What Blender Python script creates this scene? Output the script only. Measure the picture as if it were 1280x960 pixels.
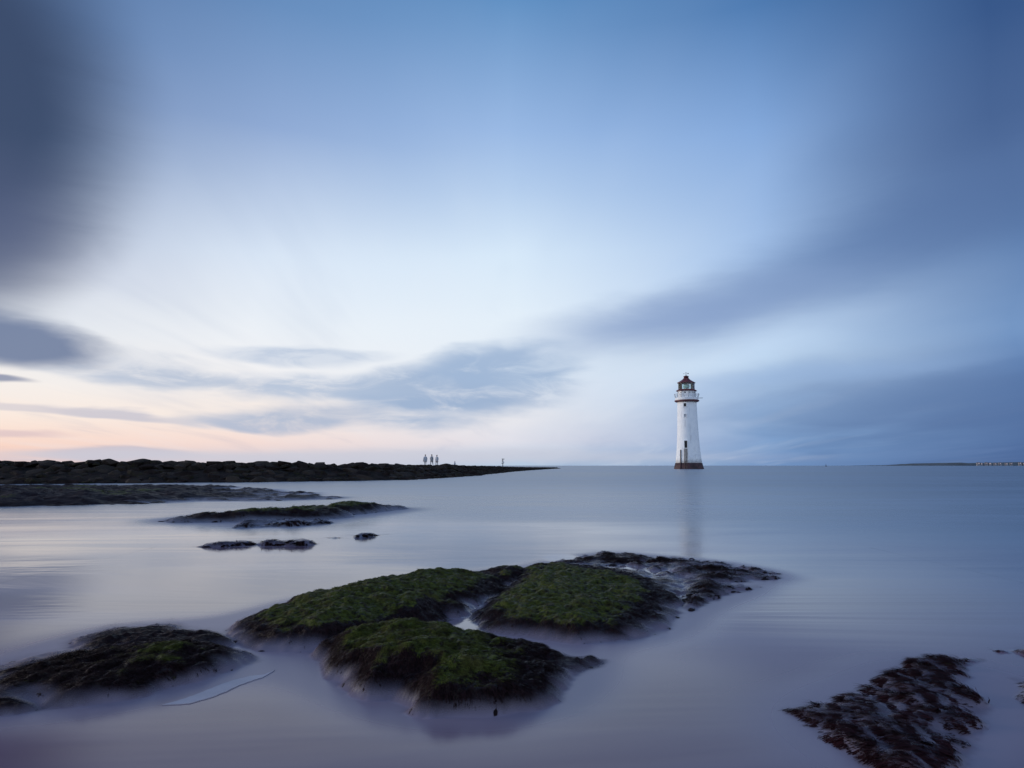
import bpy, bmesh, math, random
import numpy as np
from mathutils import Vector, Matrix
from mathutils.geometry import delaunay_2d_cdt

random.seed(7); RNG = np.random.default_rng(7)
for o in list(bpy.data.objects): bpy.data.objects.remove(o)
SC = bpy.context.scene
COL = SC.collection
R = math.radians

# ------------------------------------------------------------------ camera
F = 853.3                       # focal length in photo pixels (24 mm on 36 mm)
HOR = 582.0                     # horizon row in the photo
PITCH = math.atan((HOR - 480) / F)
CAMH = 1.0
cam_d = bpy.data.cameras.new('camera'); cam = bpy.data.objects.new('camera', cam_d); COL.objects.link(cam)
cam_d.sensor_width = 36; cam_d.lens = 24; cam_d.clip_start = 0.05; cam_d.clip_end = 80000
cam.location = (0, 0, CAMH); cam.rotation_euler = (math.pi/2 + PITCH, 0, 0)
SC.camera = cam
SC.view_settings.view_transform = 'Standard'; SC.view_settings.look = 'None'
SC.view_settings.exposure = 0.0; SC.view_settings.gamma = 1.0
SC.view_settings.use_curve_mapping = False

def ray(px, py):
    a = (px - 640) / F; b = (480 - py) / F
    c, s = math.cos(PITCH), math.sin(PITCH)
    return (a, c - s*b, s + c*b)
def at_z(px, py, z):
    d = ray(px, py); t = (z - CAMH) / d[2]
    return (d[0]*t, d[1]*t, z)
def at_y(px, py, Y):
    d = ray(px, py); t = Y / d[1]
    return (d[0]*t, Y, CAMH + d[2]*t)
def wp(px, Y, z):               # column px at distance Y, height z
    return ((px - 640)/F * Y * math.cos(PITCH), Y, z)

# ------------------------------------------------------------------ world
def lin(c):
    c = c/255.0
    return c/12.92 if c <= 0.04045 else ((c+0.055)/1.055)**2.4
def rgb(r, g, b): return (lin(r), lin(g), lin(b), 1.0)

SUN_AZ, SUN_EL = R(-76), R(7)
W = bpy.data.worlds.new('World'); SC.world = W; W.use_nodes = True
W.cycles.sampling_method = 'MANUAL'; W.cycles.sample_map_resolution = 256
class NT:                        # tiny node-expression builder
    def __init__(s, nt): s.nt = nt
    def n(s, t, **kw):
        x = s.nt.nodes.new(t)
        for k, v in kw.items(): setattr(x, k, v)
        return x
    def put(s, sock, v):
        if isinstance(v, bpy.types.NodeSocket): s.nt.links.new(v, sock)
        else: sock.default_value = v
    def m(s, op, a, b=0.0, c=0.0, clamp=False):
        x = s.n('ShaderNodeMath', operation=op, use_clamp=clamp)
        s.put(x.inputs[0], a); s.put(x.inputs[1], b); s.put(x.inputs[2], c)
        return x.outputs[0]
    def add(s, a, b): return s.m('ADD', a, b)
    def sub(s, a, b): return s.m('SUBTRACT', a, b)
    def mul(s, a, b): return s.m('MULTIPLY', a, b)
    def smooth(s, v, lo, hi, a=0.0, b=1.0, kind='SMOOTHSTEP'):
        x = s.n('ShaderNodeMapRange', interpolation_type=kind)
        for i, q in enumerate((v, lo, hi, a, b)): s.put(x.inputs[i], q)
        return x.outputs[0]
    def mix(s, f, a, b):
        x = s.n('ShaderNodeMix', data_type='RGBA')
        s.put(x.inputs[0], f); s.put(x.inputs[6], a); s.put(x.inputs[7], b)
        return x.outputs[2]
    def comb(s, x_, y_, z_=0.0):
        x = s.n('ShaderNodeCombineXYZ')
        for i, q in enumerate((x_, y_, z_)): s.put(x.inputs[i], q)
        return x.outputs[0]
    def noise(s, vec, scale, detail=4.0, rough=0.5, dist=0.0):
        x = s.n('ShaderNodeTexNoise')
        if vec is not None: s.put(x.inputs['Vector'], vec)
        x.inputs['Scale'].default_value = scale; x.inputs['Detail'].default_value = detail
        x.inputs['Roughness'].default_value = rough; x.inputs['Distortion'].default_value = dist
        return x.outputs[0]
    def ramp(s, f, stops):
        x = s.n('ShaderNodeValToRGB'); e = x.color_ramp.elements
        while len(e) < len(stops): e.new(0.5)
        for k, (p, c) in enumerate(sorted(stops, key=lambda q: q[0])):
            e[k].position = p; e[k].color = c
        s.put(x.inputs[0], f)
        return x.outputs[0]

def azel(px, py):
    d = ray(px, py); L = math.sqrt(sum(q*q for q in d))
    return math.atan2(d[0], d[1]), math.asin(d[2]/L)

def build_sky():
    nt = W.node_tree; nt.nodes.clear(); N = NT(nt)
    tc = N.n('ShaderNodeTexCoord'); sp = N.n('ShaderNodeSeparateXYZ')
    nt.links.new(tc.outputs['Generated'], sp.inputs[0])
    x, y, z = sp.outputs
    az0 = N.m('ARCTAN2', x, y); el0 = N.m('ARCSINE', N.m('ABSOLUTE', z))
    # cloud-deck coordinates: a plane overhead, streaked along the wind (towards the viewer)
    q = N.m('DIVIDE', 1.0, N.add(N.m('ABSOLUTE', z), 0.07))
    cx, cy = N.mul(x, q), N.mul(y, q)
    streak = N.noise(N.comb(cx, N.mul(cy, 0.22)), 1.1, 4, 0.55, 0.4)
    soft = N.noise(N.comb(N.mul(cx, 0.6), N.mul(cy, 0.3), 3.0), 1.2, 3, 0.5, 0.5)
    low = N.noise(N.comb(N.mul(az0, 3.0), N.mul(el0, 14.0), 7.0), 1.6, 5, 0.58, 0.6)
    low2 = N.noise(N.comb(N.mul(az0, 2.2), N.mul(el0, 9.0), 19.0), 1.5, 4, 0.55, 0.3)
    fine = N.noise(N.comb(N.mul(az0, 5.0), N.mul(el0, 17.0), 31.0), 2.0, 5, 0.6, 0.8)
    az = N.add(az0, N.add(N.mul(N.sub(low, 0.5), 0.16), N.mul(N.sub(soft, 0.5), 0.20)))
    el = N.add(el0, N.add(N.mul(N.sub(low2, 0.5), 0.09), N.mul(N.sub(soft, 0.5), 0.08)))
    # large-scale light of the sky: elevation ramps at several bearings
    cols = {
      0:    [(-900,(62,92,142)),(-300,(74,104,152)),(0,(100,130,176)),(160,(138,158,194)),(320,(206,213,230)),(400,(228,233,241)),(470,(250,244,240)),(520,(255,238,227)),(552,(254,221,206)),(577,(246,203,190))],
      320:  [(-900,(66,100,152)),(-300,(86,122,172)),(0,(106,145,194)),(160,(147,174,217)),(320,(223,236,252)),(400,(242,247,253)),(470,(249,247,248)),(520,(251,239,232)),(552,(250,226,219)),(577,(216,207,216))],
      640:  [(-900,(64,100,154)),(-300,(80,124,178)),(0,(100,148,200)),(160,(157,189,233)),(240,(187,212,243)),(320,(220,238,255)),(400,(232,244,255)),(470,(235,243,252)),(520,(236,237,243)),(552,(228,228,238)),(577,(184,205,228))],
      960:  [(-900,(58,94,146)),(-300,(66,108,162)),(0,(80,126,182)),(160,(136,173,224)),(320,(170,199,238)),(400,(193,217,246)),(450,(197,221,247)),(500,(166,196,233)),(552,(130,165,210)),(577,(116,150,197))],
      1280: [(-900,(52,84,134)),(-300,(48,80,128)),(0,(52,86,138)),(160,(75,106,156)),(320,(112,148,198)),(400,(124,159,206)),(470,(100,135,186)),(552,(80,111,161)),(577,(76,104,153))],
    }
    elm = N.add(el0, N.add(N.mul(N.sub(soft, 0.5), 0.06), N.mul(N.sub(streak, 0.5), 0.03)))
    # near the horizon the bands stay level
    hz = N.smooth(el0, 0.0, 0.2)
    elm = N.add(el0, N.mul(N.sub(elm, el0), hz))
    f01 = N.m('DIVIDE', elm, math.pi/2)
    outs = []
    for px in (0, 320, 640, 960, 1280):
        st = []
        for py, c in cols[px]:
            a, e = azel(px, max(py, -900)); st.append((max(0.0, e/(math.pi/2)), rgb(*c)))
        outs.append((azel(px, 480)[0], N.ramp(f01, st)))
    back = N.ramp(f01, [(0, rgb(222,233,250)), (0.14, rgb(214,232,255)), (0.4, rgb(180,210,252)), (0.7, rgb(116,152,210)), (1, rgb(66,100,154))])
    azm = N.add(az0, N.mul(N.sub(soft, 0.5), 0.08))
    c = outs[0][1]
    for k in range(1, 5):
        c = N.mix(N.smooth(azm, outs[k-1][0], outs[k][0], kind='LINEAR'), c, outs[k][1])
    c = N.mix(N.smooth(N.m('ABSOLUTE', az0), 0.75, 1.9), c, back)
    # soft streaks everywhere
    c = N.mix(N.smooth(streak, 0.50, 0.78, 0, N.smooth(el0, 0.5, 0.2, 0.03, 0.22)), c, rgb(120,146,192))
    c = N.mix(N.smooth(streak, 0.50, 0.25, 0, N.mul(N.smooth(el0, 0.5, 0.2, 0.03, 0.20), N.smooth(az0, 0.6, 0.2, 0.15, 1.0))), c, rgb(236,242,250))
    # individual cloud banks: bearing/elevation ellipses with edges torn by the noise
    def bank(px, py, rx, ry, rot, col, dens, edge=0.6, warp=1.0, tex=0.0):
        nonlocal c
        a0, e0 = azel(px, py)
        sx = rx/F*0.93; sy = ry/F*0.93; r = R(rot)
        A = az if warp else az0; E = el if warp else el0
        if 0 < warp < 1:
            A = N.add(az0, N.mul(N.sub(az, az0), warp)); E = N.add(el0, N.mul(N.sub(el, el0), warp))
        da = N.sub(A, a0); de = N.sub(E, e0)
        u = N.add(N.mul(da, math.cos(r)/sx), N.mul(de, math.sin(r)/sx))
        v = N.sub(N.mul(de, math.cos(r)/sy), N.mul(da, math.sin(r)/sy))
        d = N.m('SQRT', N.add(N.mul(u, u), N.mul(v, v)))
        m_ = N.smooth(d, 1+edge, 1-edge, 0, dens)
        if tex: m_ = N.mul(m_, N.smooth(N.add(N.mul(fine, 0.7), N.mul(low, 0.3)), 0.36, 0.58, 1-tex, 1.0))
        c = N.mix(m_, c, rgb(*col))
    bank(-130, 100, 195, 190, -12, (57,74,106), 0.97, 0.40, 0.14)
    bank(-70, 300, 110, 70, 20, (84,96,130), 0.75, 0.7, 0.35)
    bank(1150, 285, 300, 46, 17, (95,126,176), 0.66, 0.8, 0.5)
    bank(1300, 190, 190, 130, 20, (78,104,150), 0.5, 0.8, 0.5)
    bank(850, 392, 160, 28, 8, (136,161,204), 0.75, 0.85, 0.6)
    bank(1240, 500, 240, 48, 0, (82,110,158), 0.60, 0.8, 0.8)
    bank(1010, 470, 150, 10, 4, (150,180,222), 0.45, 0.8, 0.5)
    bank(555, 492, 150, 40, 3, (160,182,213), 0.98, 0.38, 0.75, 0.55)
    bank(630, 460, 100, 26, 6, (164,187,218), 0.95, 0.45, 0.75, 0.45)
    bank(400, 482, 130, 26, 2, (178,195,220), 0.85, 0.5, 0.8, 0.6)
    bank(380, 438, 100, 11, 0, (184,200,224), 0.85, 0.5, 0.5, 0.5)
    bank(350, 522, 110, 10, 2, (172,187,213), 0.85, 0.5, 0.5, 0.5)
    bank(205, 462, 80, 22, -12, (180,194,217), 0.85, 0.6, 0.8, 0.6)
    bank(12, 417, 92, 25, -6, (118,133,165), 0.97, 0.4, 0.45)
    bank(-10, 470, 45, 6, -4, (150,156,180), 0.95, 0.4, 0.3)
    bank(145, 519, 60, 5, -2, (196,196,212), 0.8, 0.6, 0.4)
    bank(60, 513, 90, 3, -2, (214,208,216), 0.7, 0.6, 0.3)
    bank(10, 541, 50, 3, 0, (224,200,203), 0.8, 0.6, 0.2)
    bank(140, 567, 75, 9, 0, (205,197,209), 0.9, 0.5, 0.3)
    bank(420, 572, 420, 9, 0, (206,208,222), 0.75, 0.7, 0.2)
    bg = N.n('ShaderNodeBackground'); nt.links.new(c, bg.inputs[0]); bg.inputs[1].default_value = 1.0
    sky = N.n('ShaderNodeTexSky', sky_type='NISHITA', sun_disc=False)
    sky.sun_elevation = SUN_EL; sky.sun_rotation = SUN_AZ; sky.air_density = 1.0; sky.dust_density = 1.5
    bn = N.n('ShaderNodeBackground'); nt.links.new(sky.outputs[0], bn.inputs[0]); bn.inputs[1].default_value = 0.05
    ms = N.n('ShaderNodeMixShader'); ms.inputs[0].default_value = 0.95      # thin cloud over the clear sky
    nt.links.new(bn.outputs[0], ms.inputs[1]); nt.links.new(bg.outputs[0], ms.inputs[2])
    out = N.n('ShaderNodeOutputWorld'); nt.links.new(ms.outputs[0], out.inputs[0])
build_sky()

sun_d = bpy.data.lights.new('sun', 'SUN'); sun = bpy.data.objects.new('sun', sun_d); COL.objects.link(sun)
sun_d.energy = 1.9; sun_d.angle = R(24); sun_d.color = (1.0, 0.90, 0.80)
sdir = Vector((math.sin(SUN_AZ)*math.cos(SUN_EL), math.cos(SUN_AZ)*math.cos(SUN_EL), math.sin(SUN_EL)))
sun.rotation_euler = sdir.to_track_quat('Z', 'Y').to_euler()

# ------------------------------------------------------------------ helpers
def mat(name, color=(0.5,0.5,0.5), rough=0.6, metallic=0.0, spec=0.5, var=0.25, scale=3.0, bump=0.0, bscale=20.0):
    m_ = bpy.data.materials.new(name); m_.use_nodes = True
    N = NT(m_.node_tree); b = m_.node_tree.nodes['Principled BSDF']
    tc = N.n('ShaderNodeTexCoord')
    n = N.noise(tc.outputs['Object'], scale, 5, 0.6)
    a = tuple(q*(1-var) for q in color)+(1,); c = tuple(min(1, q*(1+var)) for q in color)+(1,)
    N.put(b.inputs['Base Color'], N.mix(N.smooth(n, 0.3, 0.7), a, c))
    b.inputs['Roughness'].default_value = rough; b.inputs['Metallic'].default_value = metallic
    b.inputs['Specular IOR Level'].default_value = spec
    if bump:
        bm_ = N.n('ShaderNodeBump'); bm_.inputs['Strength'].default_value = 0.6; bm_.inputs['Distance'].default_value = bump
        N.put(bm_.inputs['Height'], N.noise(tc.outputs['Object'], bscale, 6, 0.6))
        m_.node_tree.links.new(bm_.outputs[0], b.inputs['Normal'])
    return m_

def mesh_obj(name, verts, faces, material=None, parent=None, smooth=True, attrs=None):
    me = bpy.data.meshes.new(name)
    me.from_pydata([tuple(v) for v in verts] if not isinstance(verts, np.ndarray) else verts.tolist(), [], faces if not isinstance(faces, np.ndarray) else faces.tolist())
    for k, v in (attrs or {}).items():
        a = me.attributes.new(k, 'FLOAT', 'POINT'); a.data.foreach_set('value', np.asarray(v, dtype=np.float32))
    me.polygons.foreach_set('use_smooth', [smooth]*len(me.polygons)); me.update()
    o = bpy.data.objects.new(name, me); COL.objects.link(o)
    if material: me.materials.append(material)
    if parent: o.parent = parent
    return o
def bm_obj(name, bm, material=None, parent=None, smooth=False):
    me = bpy.data.meshes.new(name); bm.normal_update(); bm.to_mesh(me); bm.free()
    me.polygons.foreach_set('use_smooth', [smooth]*len(me.polygons))
    o = bpy.data.objects.new(name, me); COL.objects.link(o)
    if material: me.materials.append(material)
    if parent: o.parent = parent
    return o
def tag(o, label=None, cat=None, group=None, kind=None):
    if label: o['label'] = label
    if cat: o['category'] = cat
    if group: o['group'] = group
    if kind: o['kind'] = kind
    return o
def empty(name, loc=(0,0,0), rz=0):
    o = bpy.data.objects.new(name, None); COL.objects.link(o); o.location = loc; o.rotation_euler.z = rz
    o.empty_display_size = 0.1
    return o
def box(bm, c, s, rz=0.0, rot=None):
    M = Matrix.Translation(c) @ (rot if rot is not None else Matrix.Rotation(rz, 4, 'Z')) @ Matrix.Diagonal((s[0], s[1], s[2], 1))
    bmesh.ops.create_cube(bm, size=1, matrix=M)
def tube(bm, a, b, r0, r1=None, seg=8):
    a, b = Vector(a), Vector(b); d = b - a
    M = Matrix.Translation((a+b)/2) @ d.to_track_quat('Z', 'Y').to_matrix().to_4x4()
    bmesh.ops.create_cone(bm, cap_ends=True, segments=seg, radius1=r0, radius2=r0 if r1 is None else r1, depth=d.length, matrix=M)
def lathe(bm, prof, seg=32, close=True, phase=0.0):
    rings = []
    for r, z in prof:
        rings.append([bm.verts.new((r*math.cos(2*math.pi*k/seg+phase), r*math.sin(2*math.pi*k/seg+phase), z)) for k in range(seg)])
    for a, b in zip(rings, rings[1:]):
        for k in range(seg):
            bm.faces.new((a[k], a[(k+1)%seg], b[(k+1)%seg], b[k]))
    if close:
        bm.faces.new(list(reversed(rings[0]))); bm.faces.new(rings[-1])

# numpy gradient noise
PERM = RNG.permutation(512); GR = RNG.normal(size=(512, 2)); GR /= np.linalg.norm(GR, axis=1)[:, None]
def pnoise(x, y, seed=0):
    xi = np.floor(x).astype(int); yi = np.floor(y).astype(int); xf = x - xi; yf = y - yi
    u = xf*xf*xf*(xf*(xf*6-15)+10); v = yf*yf*yf*(yf*(yf*6-15)+10)
    def g(ix, iy, dx, dy):
        h = PERM[(PERM[(ix + seed*57) & 511] + iy) & 511]
        return GR[h, 0]*dx + GR[h, 1]*dy
    a = g(xi, yi, xf, yf); b = g(xi+1, yi, xf-1, yf); c = g(xi, yi+1, xf, yf-1); d = g(xi+1, yi+1, xf-1, yf-1)
    return (a+(b-a)*u) + ((c+(d-c)*u) - (a+(b-a)*u))*v
def fbm(x, y, oct=4, seed=0, gain=0.5):
    s = np.zeros_like(x, dtype=float); a = 1.0; f = 1.0
    for k in range(oct):
        s += a*pnoise(x*f + 13.7*k, y*f + 5.1*k, seed+k); a *= gain; f *= 2.03
    return s
def sstep(v, a, b):
    t = np.clip((v-a)/(b-a), 0, 1); return t*t*(3-2*t)

# ------------------------------------------------------------------ tidal rocks (real height fields through surveyed points)
class Rock:
    def __init__(s, edge, top, back, n1=0.03, l1=0.35, n2=0.023, l2=0.11, seed=1, drop=0.10, edge_z=-0.02, blur=0.016):
        pts = []
        E = [at_z(px, py, edge_z) for px, py in edge]; B = [wp(px, Y, edge_z-0.02) for px, Y in back]
        T = [at_z(px, py, z) for px, py, z in top]
        pts = E + B + T
        ring = E + B
        cx = sum(p[0] for p in ring)/len(ring); cy = sum(p[1] for p in ring)/len(ring)
        L = max(max(p[0] for p in ring)-min(p[0] for p in ring), max(p[1] for p in ring)-min(p[1] for p in ring))
        for p in ring:
            d = math.hypot(p[0]-cx, p[1]-cy)+1e-6; k = 0.09*L/d + 0
            pts.append((p[0]+(p[0]-cx)*k, p[1]+(p[1]-cy)*k, p[2]-drop))
        P = np.array(pts); s.P = P
        s.n1, s.l1, s.n2, s.l2, s.seed, s.L = n1, l1, n2, l2, seed, L
        s.bb = (P[:,0].min()-0.02*L, P[:,0].max()+0.02*L, P[:,1].min()-0.02*L, P[:,1].max()+0.02*L)
        # triangulated survey, rasterised and rounded off
        G = 260; s.G = G
        gx, gy = np.meshgrid(np.linspace(s.bb[0], s.bb[1], G), np.linspace(s.bb[2], s.bb[3], G))
        Z = np.full((G, G), edge_z-drop)
        vv, _, tri, ov, _, _ = delaunay_2d_cdt([Vector((p[0], p[1])) for p in pts], [], [], 0, 1e-7)
        zz = [max(P[k][2] for k in o_) if o_ else edge_z-drop for o_ in ov]
        for t in tri:
            (x0, y0), (x1, y1), (x2, y2) = [vv[k] for k in t]
            d = (y1-y2)*(x0-x2)+(x2-x1)*(y0-y2)
            if abs(d) < 1e-12: continue
            a = ((y1-y2)*(gx-x2)+(x2-x1)*(gy-y2))/d; b = ((y2-y0)*(gx-x2)+(x0-x2)*(gy-y2))/d; c = 1-a-b
            m_ = (a >= -1e-6) & (b >= -1e-6) & (c >= -1e-6)
            Z[m_] = (a*zz[t[0]]+b*zz[t[1]]+c*zz[t[2]])[m_]
        sig = blur*G; k = np.arange(-int(3*sig)-1, int(3*sig)+2); w = np.exp(-k*k/(2*sig*sig)); w /= w.sum()
        for ax in (0, 1):
            pad = [(0, 0), (0, 0)]; pad[ax] = (len(k)//2, len(k)//2)
            Zp = np.pad(Z, pad, mode='edge'); acc = 0
            for q, wt in enumerate(w): acc = acc + wt*(Zp[q:q+G, :] if ax == 0 else Zp[:, q:q+G])
            Z = acc
        s.Z = Z
    def base(s, X, Y):
        out = np.full(X.shape, -1.0).ravel(); x = X.ravel(); y = Y.ravel()
        m_ = (x > s.bb[0]) & (x < s.bb[1]) & (y > s.bb[2]) & (y < s.bb[3])
        xs, ys = x[m_], y[m_]; G = s.G
        u = (xs-s.bb[0])/(s.bb[1]-s.bb[0])*(G-1.001); v = (ys-s.bb[2])/(s.bb[3]-s.bb[2])*(G-1.001)
        i = u.astype(int); j = v.astype(int); fu = u-i; fv = v-j; Z = s.Z
        r = (Z[j,i]*(1-fu)+Z[j,i+1]*fu)*(1-fv) + (Z[j+1,i]*(1-fu)+Z[j+1,i+1]*fu)*fv
        r = r + s.n1*fbm(xs/s.l1, ys/s.l1, 3, s.seed)
        out[m_] = r
        return out.reshape(X.shape)
    def fine(s, X, Y):
        rid = 1-np.abs(fbm(X/(s.l2*2), Y/(s.l2*2), 3, s.seed+9))*2
        return s.n2*(fbm(X/s.l2, Y/s.l2, 4, s.seed+20, 0.6) + 0.5*rid - 0.3)

def rock_object(name, rk, step, material, label, group=None, green=(0.02, 0.09, 0.0), strands=0, slen=0.035, swid=0.004, smat=None, cut=-0.10, flow=None, wash_z=0.03):
    x0, x1, y0, y1 = rk.bb
    nx = int((x1-x0)/step)+1; ny = int((y1-y0)/step)+1
    X, Y = np.meshgrid(np.linspace(x0, x1, nx), np.linspace(y0, y1, ny))
    B = rk.base(X, Y); H = B + rk.fine(X, Y)
    # jitter sideways so flanks do not read as a lattice
    JX = X + 0.35*step*fbm(X/(step*2.3), Y/(step*2.3), 2, 77); JY = Y + 0.35*step*fbm(X/(step*2.3), Y/(step*2.3), 2, 88)
    gy, gx = np.gradient(B, (y1-y0)/(ny-1), (x1-x0)/(nx-1))
    slope = np.hypot(gx, gy)
    nz = fbm(X/(rk.L*0.10), Y/(rk.L*0.10), 4, rk.seed+40)
    g = sstep(H + green[2] + 0.06*rk.L/3*nz*0.6, green[0], green[1]) * (1-sstep(slope + 0.25*nz, 0.36, 0.72)) if green else np.zeros_like(H)
    keep = H > cut
    idx = -np.ones(H.shape, int)
    q = keep[:-1, :-1] | keep[1:, :-1] | keep[:-1, 1:] | keep[1:, 1:]
    used = np.zeros(H.shape, bool)
    used[:-1, :-1] |= q; used[1:, :-1] |= q; used[:-1, 1:] |= q; used[1:, 1:] |= q
    idx[used] = np.arange(used.sum())
    a, b, c, d = idx[:-1, :-1][q], idx[:-1, 1:][q], idx[1:, 1:][q], idx[1:, :-1][q]
    V = np.stack([JX[used], JY[used], np.maximum(H[used], cut-0.06)], 1)
    o = mesh_obj(name, V, np.stack([a, b, c, d], 1), material, None, True, {'green': g[used]})
    tag(o, label, 'rock', group)
    if strands:
        area = np.where(H > (-0.005 if flow else wash_z))
        k = RNG.integers(0, len(area[0]), strands); r_, c_ = area[0][k], area[1][k]
        px = X[r_, c_] + RNG.uniform(-.5, .5, strands)*step; py = Y[r_, c_] + RNG.uniform(-.5, .5, strands)*step
        pz = H[r_, c_]; gxx = gx[r_, c_]; gyy = gy[r_, c_]; gg = g[r_, c_]
        # combed by the swell: down the slope, with a shared drift that wanders
        ang = fbm(px/0.4, py/0.4, 2, 61)*2.2
        fx = -gxx*1.6 + 0.35*np.cos(ang+ (flow or 0.3)) + RNG.normal(0, .22, strands); fy = -gyy*1.6 + 0.35*np.sin(ang+(flow or 0.3)) + RNG.normal(0, .22, strands)
        if flow: fx = -1.0 + RNG.normal(0, .3, strands) - .5*gxx; fy = 0.12 + 0.25*np.sin(ang) + RNG.normal(0, .16, strands)
        L_ = np.hypot(fx, fy)+1e-6; fx /= L_; fy /= L_
        ln = slen*RNG.uniform(.4, 1.5, strands); wd = swid*RNG.uniform(.5, 1.5, strands)
        dz = gxx*fx + gyy*fy
        nl = np.sqrt(1+dz*dz)
        T = np.stack([fx, fy, dz], 1)/nl[:, None]
        Nn = np.stack([-gxx, -gyy, np.ones(strands)], 1); Nn /= np.linalg.norm(Nn, axis=1)[:, None]
        S = np.cross(T, Nn)
        P0 = np.stack([px, py, pz], 1) - Nn*0.002
        lift = (RNG.uniform(.02, .22, strands)*ln)[:, None]
        mid = P0 + T*(ln*0.5)[:, None] + Nn*lift
        tip = P0 + T*ln[:, None] + Nn*lift*0.5
        w2 = (wd*0.5)[:, None]
        V = np.stack([P0 - S*w2, P0 + S*w2, mid + S*w2*0.9, mid - S*w2*0.9, tip], 1).reshape(-1, 3)
        i5 = np.arange(strands)*5
        fc = [tuple(f) for f in np.stack([i5, i5+1, i5+2, i5+3], 1)] + [tuple(f) for f in np.stack([i5+3, i5+2, i5+4], 1)]
        col = np.repeat(np.clip(gg + RNG.normal(0, .15, strands), 0, 1), 5); tn = np.repeat(RNG.uniform(0, 1, strands), 5)
        s = mesh_obj('algae', V, fc, smat, o, True, {'green': col, 'tint': tn}); s['kind'] = 'stuff'
    return o

def weed_material(name, blades, red=False):
    m_ = bpy.data.materials.new(name); m_.use_nodes = True; N = NT(m_.node_tree)
    b = m_.node_tree.nodes['Principled BSDF']
    at = N.n('ShaderNodeAttribute', attribute_name='green').outputs['Fac']
    tc = N.n('ShaderNodeTexCoord').outputs['Object']
    n1 = N.noise(tc, 9.0, 6, 0.65); n2 = N.noise(tc, 42.0, 5, 0.6)
    t = N.n('ShaderNodeAttribute', attribute_name='tint').outputs['Fac'] if blades else n2
    dark = N.mix(N.smooth(t, 0.3 if not blades else 0.0, 0.7 if not blades else 1.0), (0.005, 0.0025, 0.003, 1), (0.020, 0.009, 0.010, 1))
    dark = N.mix(N.smooth(n1, 0.55, 0.72, 0, 0.6), dark, (0.032, 0.024, 0.025, 1))
    if red: dark = N.mix(0.65, dark, N.mix(t, (0.012, 0.004, 0.006, 1), (0.060, 0.018, 0.022, 1)))
    grn = N.mix(N.smooth(t, 0.25 if not blades else 0.0, 0.75 if not blades else 1.0), (0.020, 0.027, 0.005, 1), (0.090, 0.100, 0.018, 1))
    grn = N.mix(N.smooth(n1, 0.45, 0.65, 0, 0.75), grn, (0.064, 0.055, 0.018, 1))
    g = N.smooth(N.add(at, N.add(N.mul(N.sub(n2, 0.5), 0.9), N.mul(N.sub(n1, 0.5), 1.7))), 0.32, 0.75)
    cl = N.noise(tc, 26.0, 4, 0.65)
    grn = N.mix(N.smooth(cl, 0.47, 0.64, 0, 0.85), grn, dark)
    dry = N.mul(N.smooth(N.noise(tc, 15.0, 6, 0.7), 0.60, 0.70, 0, 0.6), 1.0)
    c_ = N.mix(g, dark, grn)
    c_ = N.mix(N.mul(dry, N.smooth(g, 0.1, 0.6, 0.25, 1.0)), c_, (0.115, 0.105, 0.082, 1))
    N.put(b.inputs['Base Color'], c_)
    b.inputs['Roughness'].default_value = 0.55
    N.put(b.inputs['Roughness'], 0.8 if blades else N.smooth(n2, 0.3, 0.7, 0.35, 0.75))
    b.inputs['Specular IOR Level'].default_value = 0.03 if blades else 0.08
    if not blades:
        bp = N.n('ShaderNodeBump'); bp.inputs['Strength'].default_value = 0.9; bp.inputs['Distance'].default_value = 0.01
        N.put(bp.inputs['Height'], N.add(N.noise(tc, 60, 6, 0.7), N.noise(tc, 18, 4, 0.6)))
        m_.node_tree.links.new(bp.outputs[0], b.inputs['Normal'])
    return m_
M_WEED = weed_material('mossy_rock', False); M_BLADE = weed_material('algae_blades', True)
M_WEEDR = weed_material('red_weed_rock', False, True); M_BLADER = weed_material('red_weed_blades', True, True)

rocks = {}
rocks['ridge'] = Rock(
    edge=[(283,790),(300,808),(335,817),(395,820),(450,812),(520,792),(560,778),(592,766),(606,756),(660,738),(720,722),(765,706)],
    top=[(296,780,.05),(312,782,.075),(345,782,.11),(400,776,.14),(460,768,.14),(520,758,.125),(570,750,.09),(598,736,.085),(612,736,.06),(630,718,.085),(665,712,.07),
         (330,761,.10),(400,736,.17),(470,721,.185),(560,709,.175),(640,703,.14),(700,699,.10),(740,694,.05),(700,706,.03),(440,748,.17),(540,730,.155)],
    back=[(272,4.2),(330,4.9),(400,5.4),(470,5.9),(560,6.4),(640,6.9),(700,7.3),(755,7.8)], n1=.028, l1=.27, seed=1)
rocks['mound'] = Rock(
    edge=[(598,786),(650,799),(720,808),(790,804),(832,792),(852,772),(862,752)],
    top=[(606,766,.075),(612,756,.09),(650,772,.095),(720,780,.095),(790,782,.05),(640,740,.12),(680,718,.135),(740,713,.12),(790,726,.09),(840,742,.04),
         (720,745,.135),(780,752,.09),(690,735,.14),(655,709,.075),(690,704,.07),(830,768,.04)],
    back=[(590,4.9),(606,5.6),(625,6.4),(680,7.0),(740,7.1),(800,6.9),(868,6.2)], n1=.024, l1=.25, seed=2)
rocks['lobe'] = Rock(
    edge=[(391,812),(397,835),(430,857),(480,878),(530,894),(600,902),(660,893),(714,870),(724,847),(762,828)],
    top=[(410,796,.09),(440,783,.14),(500,771,.17),(560,780,.145),(620,794,.105),(690,809,.06),(742,822,.02),(418,822,.08),(470,842,.10),(530,858,.10),(600,866,.085),
         (660,862,.07),(694,846,.045),(480,806,.165),(560,815,.155),(620,830,.12),(540,840,.135),(670,830,.075)],
    back=[(392,3.9),(450,4.15),(520,4.25),(590,4.15),(650,4.0),(720,3.75),(770,3.55)], n1=.024, l1=.22, seed=3)
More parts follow.
